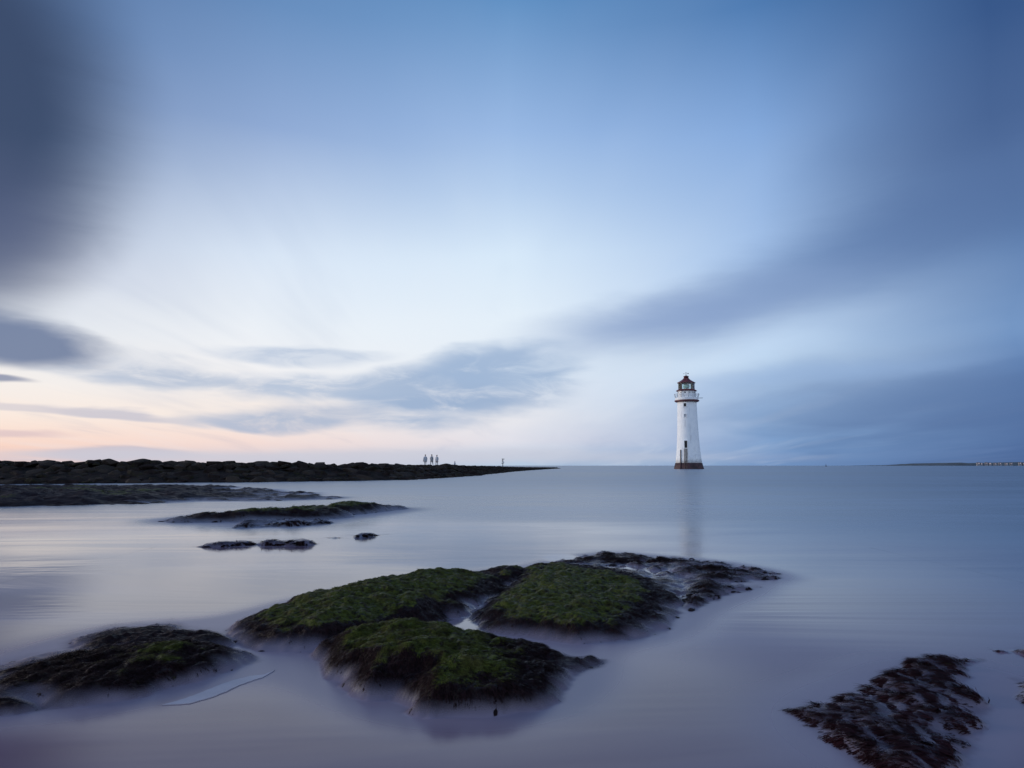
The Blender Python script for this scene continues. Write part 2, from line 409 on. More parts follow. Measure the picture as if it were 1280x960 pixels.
rocks['left'] = Rock(
    edge=[(-60,905),(60,893),(130,885),(200,870),(260,855),(332,831)],
    top=[(-30,885,.03),(20,878,.04),(100,862,.055),(180,848,.065),(250,833,.055),(300,822,.03),(0,864,.045),(40,845,.055),(90,823,.075),(130,816,.085),(170,808,.095),(220,801,.10),(260,802,.085),(300,810,.05),(200,825,.09)],
    back=[(-70,3.4),(20,3.75),(90,4.0),(170,4.15),(240,4.15),(320,3.85)], n1=.015, seed=4)
rocks['slab'] = Rock(
    edge=[(75,824),(130,828),(200,828),(260,822),(300,808)],
    top=[(100,812,.025),(140,797,.045),(190,791,.055),(235,788,.055),(270,794,.045),(290,803,.02),(160,806,.045),(240,803,.045)],
    back=[(70,4.2),(150,4.65),(230,4.75),(295,4.4)], n1=.012, seed=5)
rocks['reef'] = Rock(
    edge=[(690,716),(740,724),(800,748),(860,768),(900,752),(945,740),(982,720)],
    top=[(700,704,.03),(740,697,.04),(770,692,.04),(820,699,.035),(870,705,.035),(920,713,.03),(770,713,-.03),(800,722,-.01),(840,728,.0),(880,722,.03),(900,735,.035),(850,745,.02),(870,752,.03),(740,709,.02),(835,736,-.02)],
    back=[(680,7.4),(740,8.3),(800,8.1),(880,7.6),(960,6.9)], n1=.04, l1=.28, n2=.03, l2=.12, seed=6, drop=.14)
rocks['weedbed'] = Rock(
    edge=[(984,892),(1010,915),(1052,942),(1085,990),(1150,1010),(1210,1000),(1225,930),(1240,885),(1214,848),(1238,826)],
    top=[(1020,890,.012),(1060,875,.018),(1110,845,.016),(1140,826,.02),(1180,822,.018),(1210,828,.012),(1190,850,.01),(1100,880,.02),(1160,880,.024),(1210,880,.016),(1080,920,.02),(1150,920,.024),(1190,940,.016),(1130,965,.024)],
    back=[(975,2.9),(1030,3.15),(1090,3.45),(1125,3.75),(1180,3.8)], n1=.030, l1=.16, n2=.016, l2=.05, seed=7, drop=.13, edge_z=-.012)
rocks['weedtail'] = Rock(
    edge=[(1228,813),(1270,822),(1330,830),(1400,826)],
    top=[(1250,811,.02),(1290,812,.03),(1340,815,.03)], back=[(1225,3.95),(1280,4.1),(1340,4.1),(1405,3.9)], n1=.02, l1=.2, n2=.015, l2=.05, seed=8, drop=.13)
rocks['weedside'] = Rock(
    edge=[(1255,850),(1268,880),(1310,900),(1400,880)],
    top=[(1285,855,.02),(1320,860,.03),(1290,875,.02)], back=[(1258,3.4),(1300,3.55),(1390,3.5)], n1=.02, l1=.2, n2=.015, l2=.05, seed=9, drop=.13)
# farther tidal rocks
rocks['islet'] = Rock(
    edge=[(190,655),(240,657),(300,656),(380,654),(440,647),(530,636)],
    top=[(215,652,.02),(240,649,.06),(265,641,.15),(300,637,.21),(350,637,.18),(405,631,.21),(445,628.5,.21),(490,632,.09),(515,634,.03),(300,648,.13),(380,645,.12),(440,639,.12)],
    back=[(190,12.6),(260,14.6),(350,15.5),(440,16.8),(535,17.0)], n1=.09, l1=.9, n2=.05, l2=.3, seed=11, drop=.25, edge_z=-.04)
rocks['islet_skirt'] = Rock(
    edge=[(250,661),(300,661),(360,657),(420,656),(455,652)],
    top=[(285,657,.05),(330,654,.02),(365,653,.07),(410,651,.05),(300,655,.03)], back=[(255,11.2),(320,11.9),(400,12.4),(455,12.4)], n1=.07, l1=.6, n2=.05, l2=.25, seed=12, drop=.2, edge_z=-.03)
rocks['low_reef'] = Rock(
    edge=[(232,687),(280,687),(320,684),(350,683),(400,682)],
    top=[(265,682,.02),(300,677,.05),(330,675,.07),(345,677,.03),(370,675,.07),(385,678,.04)], back=[(235,8.6),(300,9.3),(345,9.5),(400,9.2)], n1=.05, l1=.5, n2=.04, l2=.2, seed=13, drop=.15, edge_z=-.03)
rocks['awash'] = Rock(
    edge=[(398,676),(440,674),(490,670)],
    top=[(420,671,.02),(450,670,.03),(470,668,.02)], back=[(400,9.9),(440,10.2),(492,10.2)], n1=.04, l1=.5, n2=.03, l2=.2, seed=14, drop=.15, edge_z=-.03)
rocks['flat_shelf'] = Rock(
    edge=[(-120,636),(0,636),(80,635),(160,633),(230,630),(300,629),(380,628),(436,623)],
    top=[(-100,622,.16),(0,622,.20),(80,620,.20),(160,618,.19),(230,618,.15),(300,620,.05),(370,621,.08),(415,620,.06),(0,610,.24),(100,609,.22),(200,609,.18),(280,611,.04),(340,612,.03),(390,615,.03),(310,614,-.03),(300,607,.05)],
    back=[(-120,36),(0,37),(100,37),(200,36),(300,31),(390,25),(440,22)], n1=.11, l1=1.6, n2=.08, l2=.5, seed=15, drop=.3, edge_z=-.05)

rock_object('tidal_rock', rocks['ridge'], .011, M_WEED, 'long green mossy rock ridge with dark seaweed flank behind the tide pool', 'tidal rocks', (0.06,.115,0), 60000, .024, .0028, M_BLADE)
rock_object('tidal_rock', rocks['mound'], .011, M_WEED, 'bright green mossy mound with dark overhanging side facing the tide pool', 'tidal rocks', (0.05,.10,0), 45000, .024, .0028, M_BLADE)
rock_object('tidal_rock', rocks['lobe'], .010, M_WEED, 'shaggy mossy rock lobe with brown weed in front of the tide pool', 'tidal rocks', (0.07,.14,0), 60000, .024, .0028, M_BLADE, wash_z=0.045)
rock_object('tidal_rock', rocks['left'], .010, M_WEED, 'brown and olive weedy rock beside the pale foam streak', 'tidal rocks', (0.07,.12,0), 45000, .024, .0028, M_BLADE)
rock_object('tidal_rock', rocks['slab'], .012, M_WEED, 'low smooth dark bare slab directly behind the brown weedy rock', 'tidal rocks', (0.2,.3,0), 3000, .02, .003, M_BLADE)
rock_object('tidal_rock', rocks['reef'], .013, M_WEED, 'flat broken dark reef with small bright pools beyond the mossy mound', 'tidal rocks', (0.05,.12,0), 16000, .04, .005, M_BLADE, wash_z=0.02)
rock_object('tidal_rock', rocks['weedbed'], .008, M_WEEDR, 'flat bed of dark reddish seaweed half awash with mauve water', 'tidal rocks', (0.05,.12,0), 42000, .065, .0042, M_BLADER, flow=3.0)
rock_object('tidal_rock', rocks['weedtail'], .012, M_WEEDR, 'thin strip of dark weed farther out than the reddish weed bed', 'tidal rocks', (0.05,.12,0), 4000, .04, .004, M_BLADER, flow=3.0)
rock_object('tidal_rock', rocks['weedside'], .012, M_WEEDR, 'small faint weed patch beside the reddish weed bed', 'tidal rocks', (0.05,.12,0), 4000, .04, .004, M_BLADER, flow=3.0)
rock_object('tidal_rock', rocks['islet'], .05, M_WEED, 'long dark humped islet with green crest between the flat shelf and open water', 'tidal rocks', (0.10,.24,0), 6000, .07, .012, M_BLADE, cut=-.2, wash_z=0.02)
rock_object('tidal_rock', rocks['islet_skirt'], .05, M_WEED, 'thin foam laced rock ledge just in front of the humped islet', 'tidal rocks', (0.3,.5,0), 2000, .08, .012, M_BLADE, cut=-.2, wash_z=0.02)
rock_object('tidal_rock', rocks['low_reef'], .04, M_WEED, 'small dark rock hummocks awash between humped islet and mossy rocks', 'tidal rocks', (0.3,.5,0), 2500, .08, .01, M_BLADE, cut=-.2, wash_z=0.02)
rock_object('tidal_rock', rocks['awash'], .04, M_WEED, 'faint rock almost drowned in milky water beside the small hummocks', 'tidal rocks', (0.3,.5,0), 800, .06, .01, M_BLADE, cut=-.2, wash_z=0.02)
rock_object('tidal_rock', rocks['flat_shelf'], .10, M_WEED, 'broad flat weedy rock shelf at the foot of the boulder breakwater', 'tidal rocks', (0.22,.42,0), 5000, .12, .02, M_BLADE, cut=-.25)

# ------------------------------------------------------------------ sea
def sea_material():
    m_ = bpy.data.materials.new('long_exposure_sea'); m_.use_nodes = True; nt = m_.node_tree; N = NT(nt)
    b = nt.nodes['Principled BSDF']; out = nt.nodes['Material Output']
    geo = N.n('ShaderNodeNewGeometry'); sp = N.n('ShaderNodeSeparateXYZ'); nt.links.new(geo.outputs['Position'], sp.inputs[0])
    x, y, z = sp.outputs
    dist = N.m('SQRT', N.add(N.mul(x, x), N.mul(y, y)))
    cov = N.n('ShaderNodeAttribute', attribute_name='cover').outputs['Fac']
    calm = N.n('ShaderNodeAttribute', attribute_name='calm').outputs['Fac']
    foam = N.n('ShaderNodeAttribute', attribute_name='foam').outputs['Fac']  # real foam, plus the sky reflection painted into the calm pools
    wash = N.n('ShaderNodeAttribute', attribute_name='wash').outputs['Fac']
    # averaged swell: long soft crests lying across the view, three sizes
    s1 = N.noise(N.comb(N.mul(x, 0.22), N.mul(y, 0.9), 0.0), 0.55, 4, 0.55, 1.6)
    s2 = N.noise(N.comb(N.mul(x, 0.03), N.mul(y, 0.16), 4.0), 0.5, 4, 0.55, 0.6)
    s3 = N.noise(N.comb(N.mul(x, 0.004), N.mul(y, 0.02), 9.0), 0.5, 3, 0.5, 0.4)
    milk = N.add(N.add(N.mul(s1, 0.40), N.mul(s2, 0.45)), N.mul(s3, 0.15))
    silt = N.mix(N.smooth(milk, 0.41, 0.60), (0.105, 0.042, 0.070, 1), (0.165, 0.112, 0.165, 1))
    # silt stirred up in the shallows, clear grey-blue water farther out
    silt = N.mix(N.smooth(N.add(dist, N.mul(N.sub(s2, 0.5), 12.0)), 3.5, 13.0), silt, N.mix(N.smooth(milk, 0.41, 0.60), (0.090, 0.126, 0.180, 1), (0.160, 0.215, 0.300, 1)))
    white = (0.275, 0.245, 0.305, 1)
    col = N.mix(N.m('MAXIMUM', foam, N.mul(wash, 0.62)), silt, white)
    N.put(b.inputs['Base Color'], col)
    # quiet shallows near the shore and behind the shelf, open swell farther out, broken water round the rocks
    dd = N.add(N.add(dist, N.mul(N.m('MINIMUM', x, 0.0), 0.6)), N.mul(N.sub(s1, 0.5), 7.0))
    rg = N.add(N.add(N.smooth(dd, 5.5, 15.0, 0.09, 0.27), N.smooth(dist, 14.0, 45.0, 0.0, 0.07)), N.mul(N.sub(milk, 0.5), 0.25))
    rg = N.m('MAXIMUM', N.add(rg, N.mul(wash, 0.30)), 0.08)
    N.put(b.inputs['Roughness'], N.mix(calm, rg, (0.10, 0.10, 0.10, 1)))
    b.inputs['IOR'].default_value = 1.47
    bp = N.n('ShaderNodeBump'); bp.inputs['Strength'].default_value = 0.2; bp.inputs['Distance'].default_value = 0.10
    N.put(bp.inputs['Height'], N.add(N.mul(s1, 0.35), N.mul(s2, 1.6)))
    nt.links.new(bp.outputs[0], b.inputs['Normal'])
    tr = N.n('ShaderNodeBsdfTransparent'); mx = N.n('ShaderNodeMixShader')
    N.put(mx.inputs[0], cov); nt.links.new(tr.outputs[0], mx.inputs[1]); nt.links.new(b.outputs[0], mx.inputs[2])
    nt.links.new(mx.outputs[0], out.inputs['Surface'])
    return m_
M_SEA = sea_material()

def sea_patch(x0, x1, y0, y1, step, names, scale, rlist):
    nx = int(round((x1-x0)/step))+1; ny = int(round((y1-y0)/step))+1
    X, Y = np.meshgrid(np.linspace(x0, x1, nx), np.linspace(y0, y1, ny))
    H = np.full(X.shape, -1.0)
    for k in names: H = np.maximum(H, rocks[k].base(X, Y) + 0.45*rocks[k].fine(X, Y) + (0.003 if 'weed' in k else 0.0))
    n = fbm(X/(0.9*scale), Y/(0.35*scale), 4, 31); n2 = fbm(X/(0.25*scale), Y/(0.12*scale), 3, 35)
    # time-averaged wash: the swell climbs the flanks and thins out upward
    reach = scale*(0.046 + 0.046*n + 0.03*n2)
    cov = 1 - sstep(H, -0.03*scale, np.maximum(reach, 0.012*scale))
    cov = cov**1.15
    Z = np.maximum(0.0, H + 0.013*scale*sstep(H, -0.01*scale, 0.01*scale))
    Z = np.where(H < -0.01*scale, 0.0, Z)
    # a thin sheet of water keeps running over the flat weed beds
    Hw = np.full(X.shape, -1.0)
    for k in names:
        if 'weed' in k: Hw = np.maximum(Hw, rocks[k].base(X, Y) + 0.45*rocks[k].fine(X, Y))
    wm = sstep(Hw, -0.02, 0.0)
    st = fbm(X/0.30, Y/0.05, 4, 71)
    cov = np.maximum(cov, wm*np.clip(0.24 + 0.50*st, 0.05, 0.6))
    Z = np.where(wm > 0, np.maximum(Z, (Hw + 0.014)*wm), Z)
    foam = np.clip(0.55*sstep(H, -0.035*scale, 0.0)*(0.6+1.2*n), 0, 0.7)
    sg = 0.26*scale/step; kk = np.arange(-int(3.3*sg), int(3.3*sg)+1); ww = np.exp(-kk*kk/(2*sg*sg)); ww /= ww.sum()
    wash = (H > -0.005*scale).astype(float); hw = len(kk)//2
    for ax in (0, 1):
        pd = [(0, 0), (0, 0)]; pd[ax] = (hw, hw); Wp = np.pad(wash, pd, mode='edge'); acc = 0
        for q, wt in enumerate(ww): acc = acc + wt*(Wp[q:q+H.shape[0], :] if ax == 0 else Wp[:, q:q+H.shape[1]])
        wash = acc
    wash = sstep(wash, 0.004, 0.34)
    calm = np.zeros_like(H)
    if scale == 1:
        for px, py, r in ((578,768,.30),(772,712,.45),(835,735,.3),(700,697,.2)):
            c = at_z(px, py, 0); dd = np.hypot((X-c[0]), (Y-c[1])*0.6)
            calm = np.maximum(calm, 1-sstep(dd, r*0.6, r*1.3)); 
        foam = np.maximum(foam, calm*0.55)  # calm pools whitened in colour to stand in for bright sky reflection
    # blend to plain sea at the rim
    return X, Y, Z, cov, calm, foam, wash*(1-calm)

def grid_faces(idx, q):
    return np.stack([idx[:-1, :-1][q], idx[:-1, 1:][q], idx[1:, 1:][q], idx[1:, :-1][q]], 1)
near_names = ['ridge','mound','lobe','left','slab','reef','weedbed','weedtail','weedside']
mid_names = ['islet','islet_skirt','low_reef','awash']
V, Fc, A = [], [], {'cover': [], 'calm': [], 'foam': [], 'wash': []}; off = 0
def add_patch(data):
    global off
    X, Y, Z, cov, calm, foam, wash = data
    vis = cov > 0.015
    q = vis[:-1, :-1] | vis[1:, :-1] | vis[:-1, 1:] | vis[1:, 1:]
    used = np.zeros(X.shape, bool)
    used[:-1, :-1] |= q; used[1:, :-1] |= q; used[:-1, 1:] |= q; used[1:, 1:] |= q
    idx = -np.ones(X.shape, int); idx[used] = np.arange(used.sum()) + off
    V.append(np.stack([X[used], Y[used], Z[used]], 1)); Fc.append(grid_faces(idx, q))
    for k, a in zip(('cover','calm','foam','wash'), (cov, calm, foam, wash)): A[k].append(a[used])
    off += int(used.sum())
NX0, NX1, NY0, NY1 = -4.4, 4.4, 1.4, 8.6
add_patch(sea_patch(NX0, NX1, NY0, NY1, .016, near_names, 1, None))
MX0, MX1, MY1 = -11.6, 4.4, 18.4
add_patch(sea_patch(MX0, MX1, NY1, MY1, .05, mid_names, 2.2, None))
SX0, SX1, SY1 = -28.0, 4.4, 34.0
SY1 = 39.0; add_patch(sea_patch(SX0, SX1, MY1, SY1, .13, ['flat_shelf','islet'], 1.6, None))
# plain open sea all round, to the horizon
def plain(x0, x1, y0, y1, n=1):
    global off
    V.append(np.array([(x0,y0,0),(x1,y0,0),(x1,y1,0),(x0,y1,0)], float)); Fc.append(np.array([[off,off+1,off+2,off+3]]))
    A['cover'].append(np.ones(4)); A['calm'].append(np.zeros(4)); A['foam'].append(np.zeros(4)); A['wash'].append(np.zeros(4)); off += 4
B_ = 60000.0
plain(-B_, B_, -400, NY0); plain(-B_, NX0, NY0, NY1); plain(NX1, B_, NY0, NY1)
plain(-B_, MX0, NY1, MY1); plain(MX1, B_, NY1, MY1)
plain(-B_, SX0, MY1, SY1); plain(SX1, B_, MY1, SY1)
plain(-B_, B_, SY1, 300); plain(-B_, B_, 300, B_)
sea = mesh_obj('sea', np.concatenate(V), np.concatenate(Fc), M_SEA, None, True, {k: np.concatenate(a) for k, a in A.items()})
sea['kind'] = 'structure'
M_SAND = mat('wet_sand', (0.16,0.13,0.11), 0.7, scale=0.5, bump=.02, bscale=3)
o = mesh_obj('seabed', [(-300,-300,-.9),(300,-300,-.9),(300,400,-.9),(-300,400,-.9)], [(0,1,2,3)], M_SAND); o['kind'] = 'structure'

# pale foam streak lying against the brown weedy rock
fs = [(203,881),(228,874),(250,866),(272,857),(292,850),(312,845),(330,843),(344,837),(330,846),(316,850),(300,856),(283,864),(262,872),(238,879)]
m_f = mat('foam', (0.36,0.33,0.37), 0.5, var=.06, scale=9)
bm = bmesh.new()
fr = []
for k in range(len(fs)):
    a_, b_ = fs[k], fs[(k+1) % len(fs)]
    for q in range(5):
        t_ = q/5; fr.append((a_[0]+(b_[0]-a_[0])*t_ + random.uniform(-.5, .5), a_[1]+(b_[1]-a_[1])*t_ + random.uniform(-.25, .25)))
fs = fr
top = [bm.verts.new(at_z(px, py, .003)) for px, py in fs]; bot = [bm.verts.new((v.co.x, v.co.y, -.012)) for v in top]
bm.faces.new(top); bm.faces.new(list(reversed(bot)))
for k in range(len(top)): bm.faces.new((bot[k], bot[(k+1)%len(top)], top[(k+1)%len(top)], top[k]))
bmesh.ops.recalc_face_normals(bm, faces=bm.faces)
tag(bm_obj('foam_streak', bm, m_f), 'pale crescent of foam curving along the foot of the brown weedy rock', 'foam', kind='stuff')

# ------------------------------------------------------------------ breakwater
path = [(-56,37,1.36,5.2),(-44,39,1.35,5.2),(-31,42,1.33,5.0),(-20,45.2,1.25,4.8),(-11.4,50,1.15,4.0),(-9.0,56,1.08,3.0),(-7.1,63,1.03,2.5),(-4.8,82,.96,2.0),(-2.2,110,.86,1.8),(1.2,140,.72,1.6),(8.0,190,.55,1.5),(15.7,244,.38,1.4)]
def path_at(s):
    k = min(int(s), len(path)-2); t = s-k; a, b = path[k], path[k+1]
    p = [a[i]+(b[i]-a[i])*t for i in range(4)]
    d = Vector((b[0]-a[0], b[1]-a[1], 0)).normalized()
    return Vector((p[0], p[1], 0)), d, p[2], p[3]
bw = tag(empty('breakwater', (-20, 45, 0)), 'long dark boulder breakwater running out to sea towards the beacon post', 'breakwater')
M_BOULD = bpy.data.materials.new('boulder_stone'); M_BOULD.use_nodes = True
def boulder_mat():
    m_ = M_BOULD; N = NT(m_.node_tree); b = m_.node_tree.nodes['Principled BSDF']
    geo = N.n('ShaderNodeNewGeometry').outputs['Position']
    oi = N.n('ShaderNodeObjectInfo').outputs['Random']
    n = N.noise(geo, 1.3, 6, 0.65); n2 = N.noise(geo, 7, 5, 0.6)
    c = N.mix(N.smooth(n, .35, .65), (.008,.006,.006,1), (.030,.020,.018,1))
    c = N.mix(N.smooth(N.add(n2, N.mul(oi, .25)), .58, .8, 0, .8), c, (.022,.024,.009,1))
    c = N.mix(N.smooth(oi, .45, 1.0, 0, .75), c, (.050,.036,.032,1))
    N.put(b.inputs['Base Color'], c); b.inputs['Roughness'].default_value = .8; b.inputs['Specular IOR Level'].default_value = .05
    bp = N.n('ShaderNodeBump'); bp.inputs['Strength'].default_value = .8; bp.inputs['Distance'].default_value = .06
    N.put(bp.inputs['Height'], n2); m_.node_tree.links.new(bp.outputs[0], b.inputs['Normal'])
boulder_mat()
def rock_mesh(i):
    r = random.Random(100+i); bm = bmesh.new()
    for _ in range(17):
        v = Vector((r.gauss(0,1), r.gauss(0,1), r.gauss(0,1))).normalized()
        p = 3.2; k = (abs(v.x)**p+abs(v.y)**p+abs(v.z)**p)**(-1/p)
        bm.verts.new(v*k*r.uniform(.43, .55))
    bmesh.ops.convex_hull(bm, input=bm.verts)
    bmesh.ops.delete(bm, geom=[v for v in bm.verts if not v.link_faces], context='VERTS')
    bmesh.ops.bevel(bm, geom=list(bm.edges), offset=.035, segments=1, affect='EDGES', profile=.5, clamp_overlap=True)
    bmesh.ops.recalc_face_normals(bm, faces=bm.faces)
    me = bpy.data.meshes.new('boulder'); bm.to_mesh(me); bm.free(); me.materials.append(M_BOULD)
    me.polygons.foreach_set('use_smooth', [False]*len(me.polygons))
    return me
RM = [rock_mesh(i) for i in range(14)]
# core of small rubble under the boulders
sec = []; 
for i in range(0, 16*(len(path)-1)+1):
    s = min(i/16, len(path)-1-1e-6); p, d, h, w = path_at(s); n = Vector((d.y, -d.x, 0))     # n points to the camera side
    rr = random.Random(i)
    row = []
    for t, zz in ((1.06,-.4),(1.0,-.05),(.7,.34),(.35,.60),(.12,.74),(-.25,.74),(-.6,.45),(-1.0,-.4)):
        q = p + n*(w*t) ; row.append((q.x, q.y, zz*h*(1+rr.uniform(-.05,.05)) if zz > 0 else zz))
    sec.append(row)
vs = [v for r_ in sec for v in r_]; fc = []
for i in range(len(sec)-1):
    for j in range(7): a = i*8+j; fc.append((a, a+1, a+9, a+8))
fc += [tuple(range(7,-1,-1)), tuple((len(sec)-1)*8+j for j in range(8))]
c = mesh_obj('core', [(v[0]+20, v[1]-45, v[2]) for v in vs], fc, M_BOULD, bw, False)
cand = []
rr = random.Random(5)
s = 0.45
while s < len(path)-1.02:
    p, d, h, w = path_at(s); n = Vector((d.y, -d.x, 0)); seg = (Vector(path[int(s)+1][:2])-Vector(path[int(s)][:2])).length
    far = max(0.0, (p.y-60)/120)
    big = 1.0 if p.y < 75 else (0.72 if p.y < 112 else .5)
    t = 1.02
    while t > -0.75:
        dia = rr.uniform(.65, 1.25)*big
        if rr.random() < .14: dia *= rr.uniform(1.25, 1.6)
        hz = h*(min(1.0, (1.04-t)*1.12) if t > 0 else 1.0 + .5*t)
        if p.y > 112: hz = min(hz, h*.96)
        q = p + n*(w*t) + d*rr.uniform(-.25,.25)*dia
        sz = (dia*rr.uniform(.9,1.25), dia*rr.uniform(.75,1.1), dia*rr.uniform(.45,.72) * (0.7 if t < .25 and h < 1 else 1))
        zc = max(hz - sz[2]*.50 + rr.uniform(-.10,.13)*big*(1 if t < .35 else .7), -.1)
        cand.append((Vector((q.x, q.y, zc)), sz, (rr.uniform(-.22,.22), rr.uniform(-.22,.22), rr.uniform(0,6.28)), rr.randrange(14), t))
        t -= dia*.74/w
    s += rr.uniform(.62,.8)*big/seg
def score(cn):
    p, sz = cn[0], cn[1]
    dpt = p.y; px = 640 + p.x/dpt*F
    inside = -40 < px < 1300
    return (sz[0]*sz[2]/(dpt*dpt)) * (1 if inside else 0) * (1 if cn[4] > -.05 else .02)
cand.sort(key=score, reverse=True)
for cn in cand[:300]:
    o = bpy.data.objects.new('boulder', RM[cn[3]]); COL.objects.link(o); o.parent = bw
    o.location = cn[0] - Vector((-20, 45, 0)); o.scale = cn[1]; o.rotation_euler = cn[2]
vv, ff = [], []
for cn in cand[300:]:
    me = RM[cn[3]]; M = Matrix.Translation(cn[0]-Vector((-20,45,0))) @ Matrix.Rotation(cn[2][2],4,'Z') @ Matrix.Diagonal((*cn[1],1))
    b0 = len(vv); vv += [tuple(M @ v.co) for v in me.vertices]; ff += [tuple(b0+k for k in pl.vertices) for pl in me.polygons]
o = mesh_obj('boulder_rubble', vv, ff, M_BOULD, bw, False); o['kind'] = 'stuff'
print('boulders', len(cand))

# sand bank on the far side of the breakwater (what the walkers and the beacon stand on)
g = []
xs = np.linspace(-90, 3, 40); ys = np.linspace(44, 185, 50)
X, Y = np.meshgrid(xs, ys)
pxs = np.interp(Y, [p[1] for p in path], [p[0] for p in path]); 
back = (pxs - 1.2) - X
Z = np.clip(back*0.25, -1, 1)*0.86 + .05*fbm(X/9, Y/9, 2, 3)
Z = np.where(Y > 120, Z - (Y-120)/40*.35, Z); Z = np.minimum(Z, .88); Z = np.where(X < -70, Z-(-70-X)*.08, Z)
Z = np.where(Y < 50, np.minimum(Z, -0.2), Z)
idx = np.arange(X.size).reshape(X.shape); q = np.ones((X.shape[0]-1, X.shape[1]-1), bool)
o = mesh_obj('sand_bank', np.stack([X.ravel(), Y.ravel(), Z.ravel()], 1), grid_faces(idx, q), M_SAND); o['kind'] = 'structure'
def bank_z(x, y):
    i = np.argmin(np.abs(ys-y)); j = np.argmin(np.abs(xs-x)); return float(Z[i, j])

# beacon post
M_DARK = mat('dark_iron', (.03,.03,.034), .6, spec=.3, scale=6)
M_WHITEP = mat('white_paint', (.72,.72,.72), .6, scale=4, var=.1)
bx_, by_ = wp(628.5, 158, 0)[:2]
zb = bank_z(bx_, by_) - .1
bc = tag(empty('beacon_post', (bx_, by_, zb)), 'thin dark beacon post with short cross arms beyond the end of the boulders', 'beacon')
Ht = at_y(628.5, 573.2, 158)[2] - zb
bm = bmesh.new(); tube(bm, (0,0,-.2), (0,0,Ht), .09, .07, 8); bm_obj('post', bm, M_DARK, bc, True)
for zz, ww in ((Ht-.12,.62),(Ht-.55,.42),(Ht-1.05,.55)):
    bm = bmesh.new(); box(bm, (0.06*(1 if zz>Ht-.5 else -1),0,zz), (ww,.10,.14)); bm_obj('cross_arm', bm, M_DARK, bc)
bm = bmesh.new(); box(bm, (.16,-.04,Ht-.85), (.30,.12,.30)); bm_obj('marker_board', bm, M_WHITEP, bc)
bm = bmesh.new(); box(bm, (0,0,.02), (.8,.8,.25)); bm_obj('footing', bm, M_SAND, bc)

# ------------------------------------------------------------------ lighthouse
LD = 29.0/121*F*0.995           # distance from the known height of the tower
lx, ly, _ = wp(861, LD, 0)
S_ = LD/F                        # metres per photo pixel there
FACE = math.atan2(-ly, -lx)      # direction to the viewer
lh = empty('lighthouse', (lx, ly, 0), FACE + R(-11) + math.pi/2 + math.pi/2 - math.pi)   # local +X = door side
tag(lh, 'tall white lighthouse with dark red base band and red lantern roof in the sea', 'lighthouse')
def hz_(py): return (585.6 - py)*S_
def white_mat():
    m_ = bpy.data.materials.new('weathered_whitewash'); m_.use_nodes = True; N = NT(m_.node_tree); b = m_.node_tree.nodes['Principled BSDF']
    tc = N.n('ShaderNodeTexCoord').outputs['Object']; sp = N.n('ShaderNodeSeparateXYZ'); m_.node_tree.links.new(tc, sp.inputs[0])
    x, y, z = sp.outputs
    n = N.noise(tc, .7, 6, .65); st = N.noise(N.comb(N.mul(x, 1.6), N.mul(y, 1.6), N.mul(z, .22)), 1.2, 6, .65)
    c = N.mix(N.smooth(n, .38, .66), (.87,.87,.87,1), (.80,.81,.83,1))
    c = N.mix(N.smooth(st, .52, .74, 0, .55), c, (.44,.44,.45,1))
    lowb = N.mul(N.smooth(z, 7.5, 1.5), N.smooth(N.noise(tc, 1.7, 6, .7), .50, .68))
    c = N.mix(N.mul(lowb, .6), c, (.34,.34,.36,1))
    # rust and run-off under the door and by the ladder
    run = N.mul(N.smooth(N.add(N.m('ABSOLUTE', N.add(y, .1)), N.mul(N.sub(st, .5), 1.2)), .80, .25), N.mul(N.smooth(z, 6.2, 5.6), N.smooth(x, 0.0, .5)))
    c = N.mix(N.mul(run, N.smooth(N.noise(N.comb(N.mul(x,2),N.mul(y,5),N.mul(z,.6)), 2, 5, .6), .35, .6, .25, .95)), c, (.20,.19,.18,1))
    N.put(b.inputs['Base Color'], c); b.inputs['Roughness'].default_value = .65
    bp = N.n('ShaderNodeBump'); bp.inputs['Strength'].default_value = .4; bp.inputs['Distance'].default_value = .04
    N.put(bp.inputs['Height'], N.noise(tc, 3.0, 6, .6)); m_.node_tree.links.new(bp.outputs[0], b.inputs['Normal'])
    return m_
M_WHITE = white_mat()
M_RED = mat('dark_red_paint', (.115,.026,.030), .55, scale=1.5, var=.35)
M_BAND = mat('dark_red_weedy_base', (.045,.016,.018), .7, scale=.8, var=.55, bump=.05, bscale=4)
M_BLACK = mat('dark_opening', (.012,.011,.012), .7, scale=3)
M_GREY = mat('grey_paint', (.30,.30,.32), .6, scale=2)
def px_r(w): return w*S_/2
# profile, width in photo px at rows
bm = bmesh.new(); lathe(bm, [(px_r(37.5),-1.2),(px_r(36.6),hz_(585.6)),(px_r(34.4),hz_(581.5)),(px_r(32.8),hz_(578.2))], 48); bm_obj('base_band', bm, M_BAND, lh, True)
prof = [(32.0,578.25),(30.6,572),(29.3,566),(28.0,559),(26.9,551),(26.0,543),(25.2,534),(24.6,525),(24.0,515),(23.6,506),(23.6,502.6)]
bm = bmesh.new(); lathe(bm, [(px_r(w), hz_(y)) for w, y in prof], 48, True); bm_obj('tower', bm, M_WHITE, lh, True)
def tower_r(z):
    zz = [hz_(y) for w, y in prof]; return float(np.interp(z, zz, [px_r(w) for w, y in prof]))
bm = bmesh.new(); lathe(bm, [(px_r(23.6),hz_(502.6)),(px_r(27.0),hz_(502.3)),(px_r(30.2),hz_(501.4)),(px_r(30.2),hz_(500.2)),(px_r(28),hz_(500.1))], 48); bm_obj('cornice', bm, M_RED, lh)
bm = bmesh.new(); lathe(bm, [(px_r(27.2),hz_(500.1)),(px_r(28.0),hz_(499.9)),(px_r(28.4),hz_(497.2)),(px_r(27.6),hz_(497.0))], 48); bm_obj('gallery', bm, M_WHITE, lh)
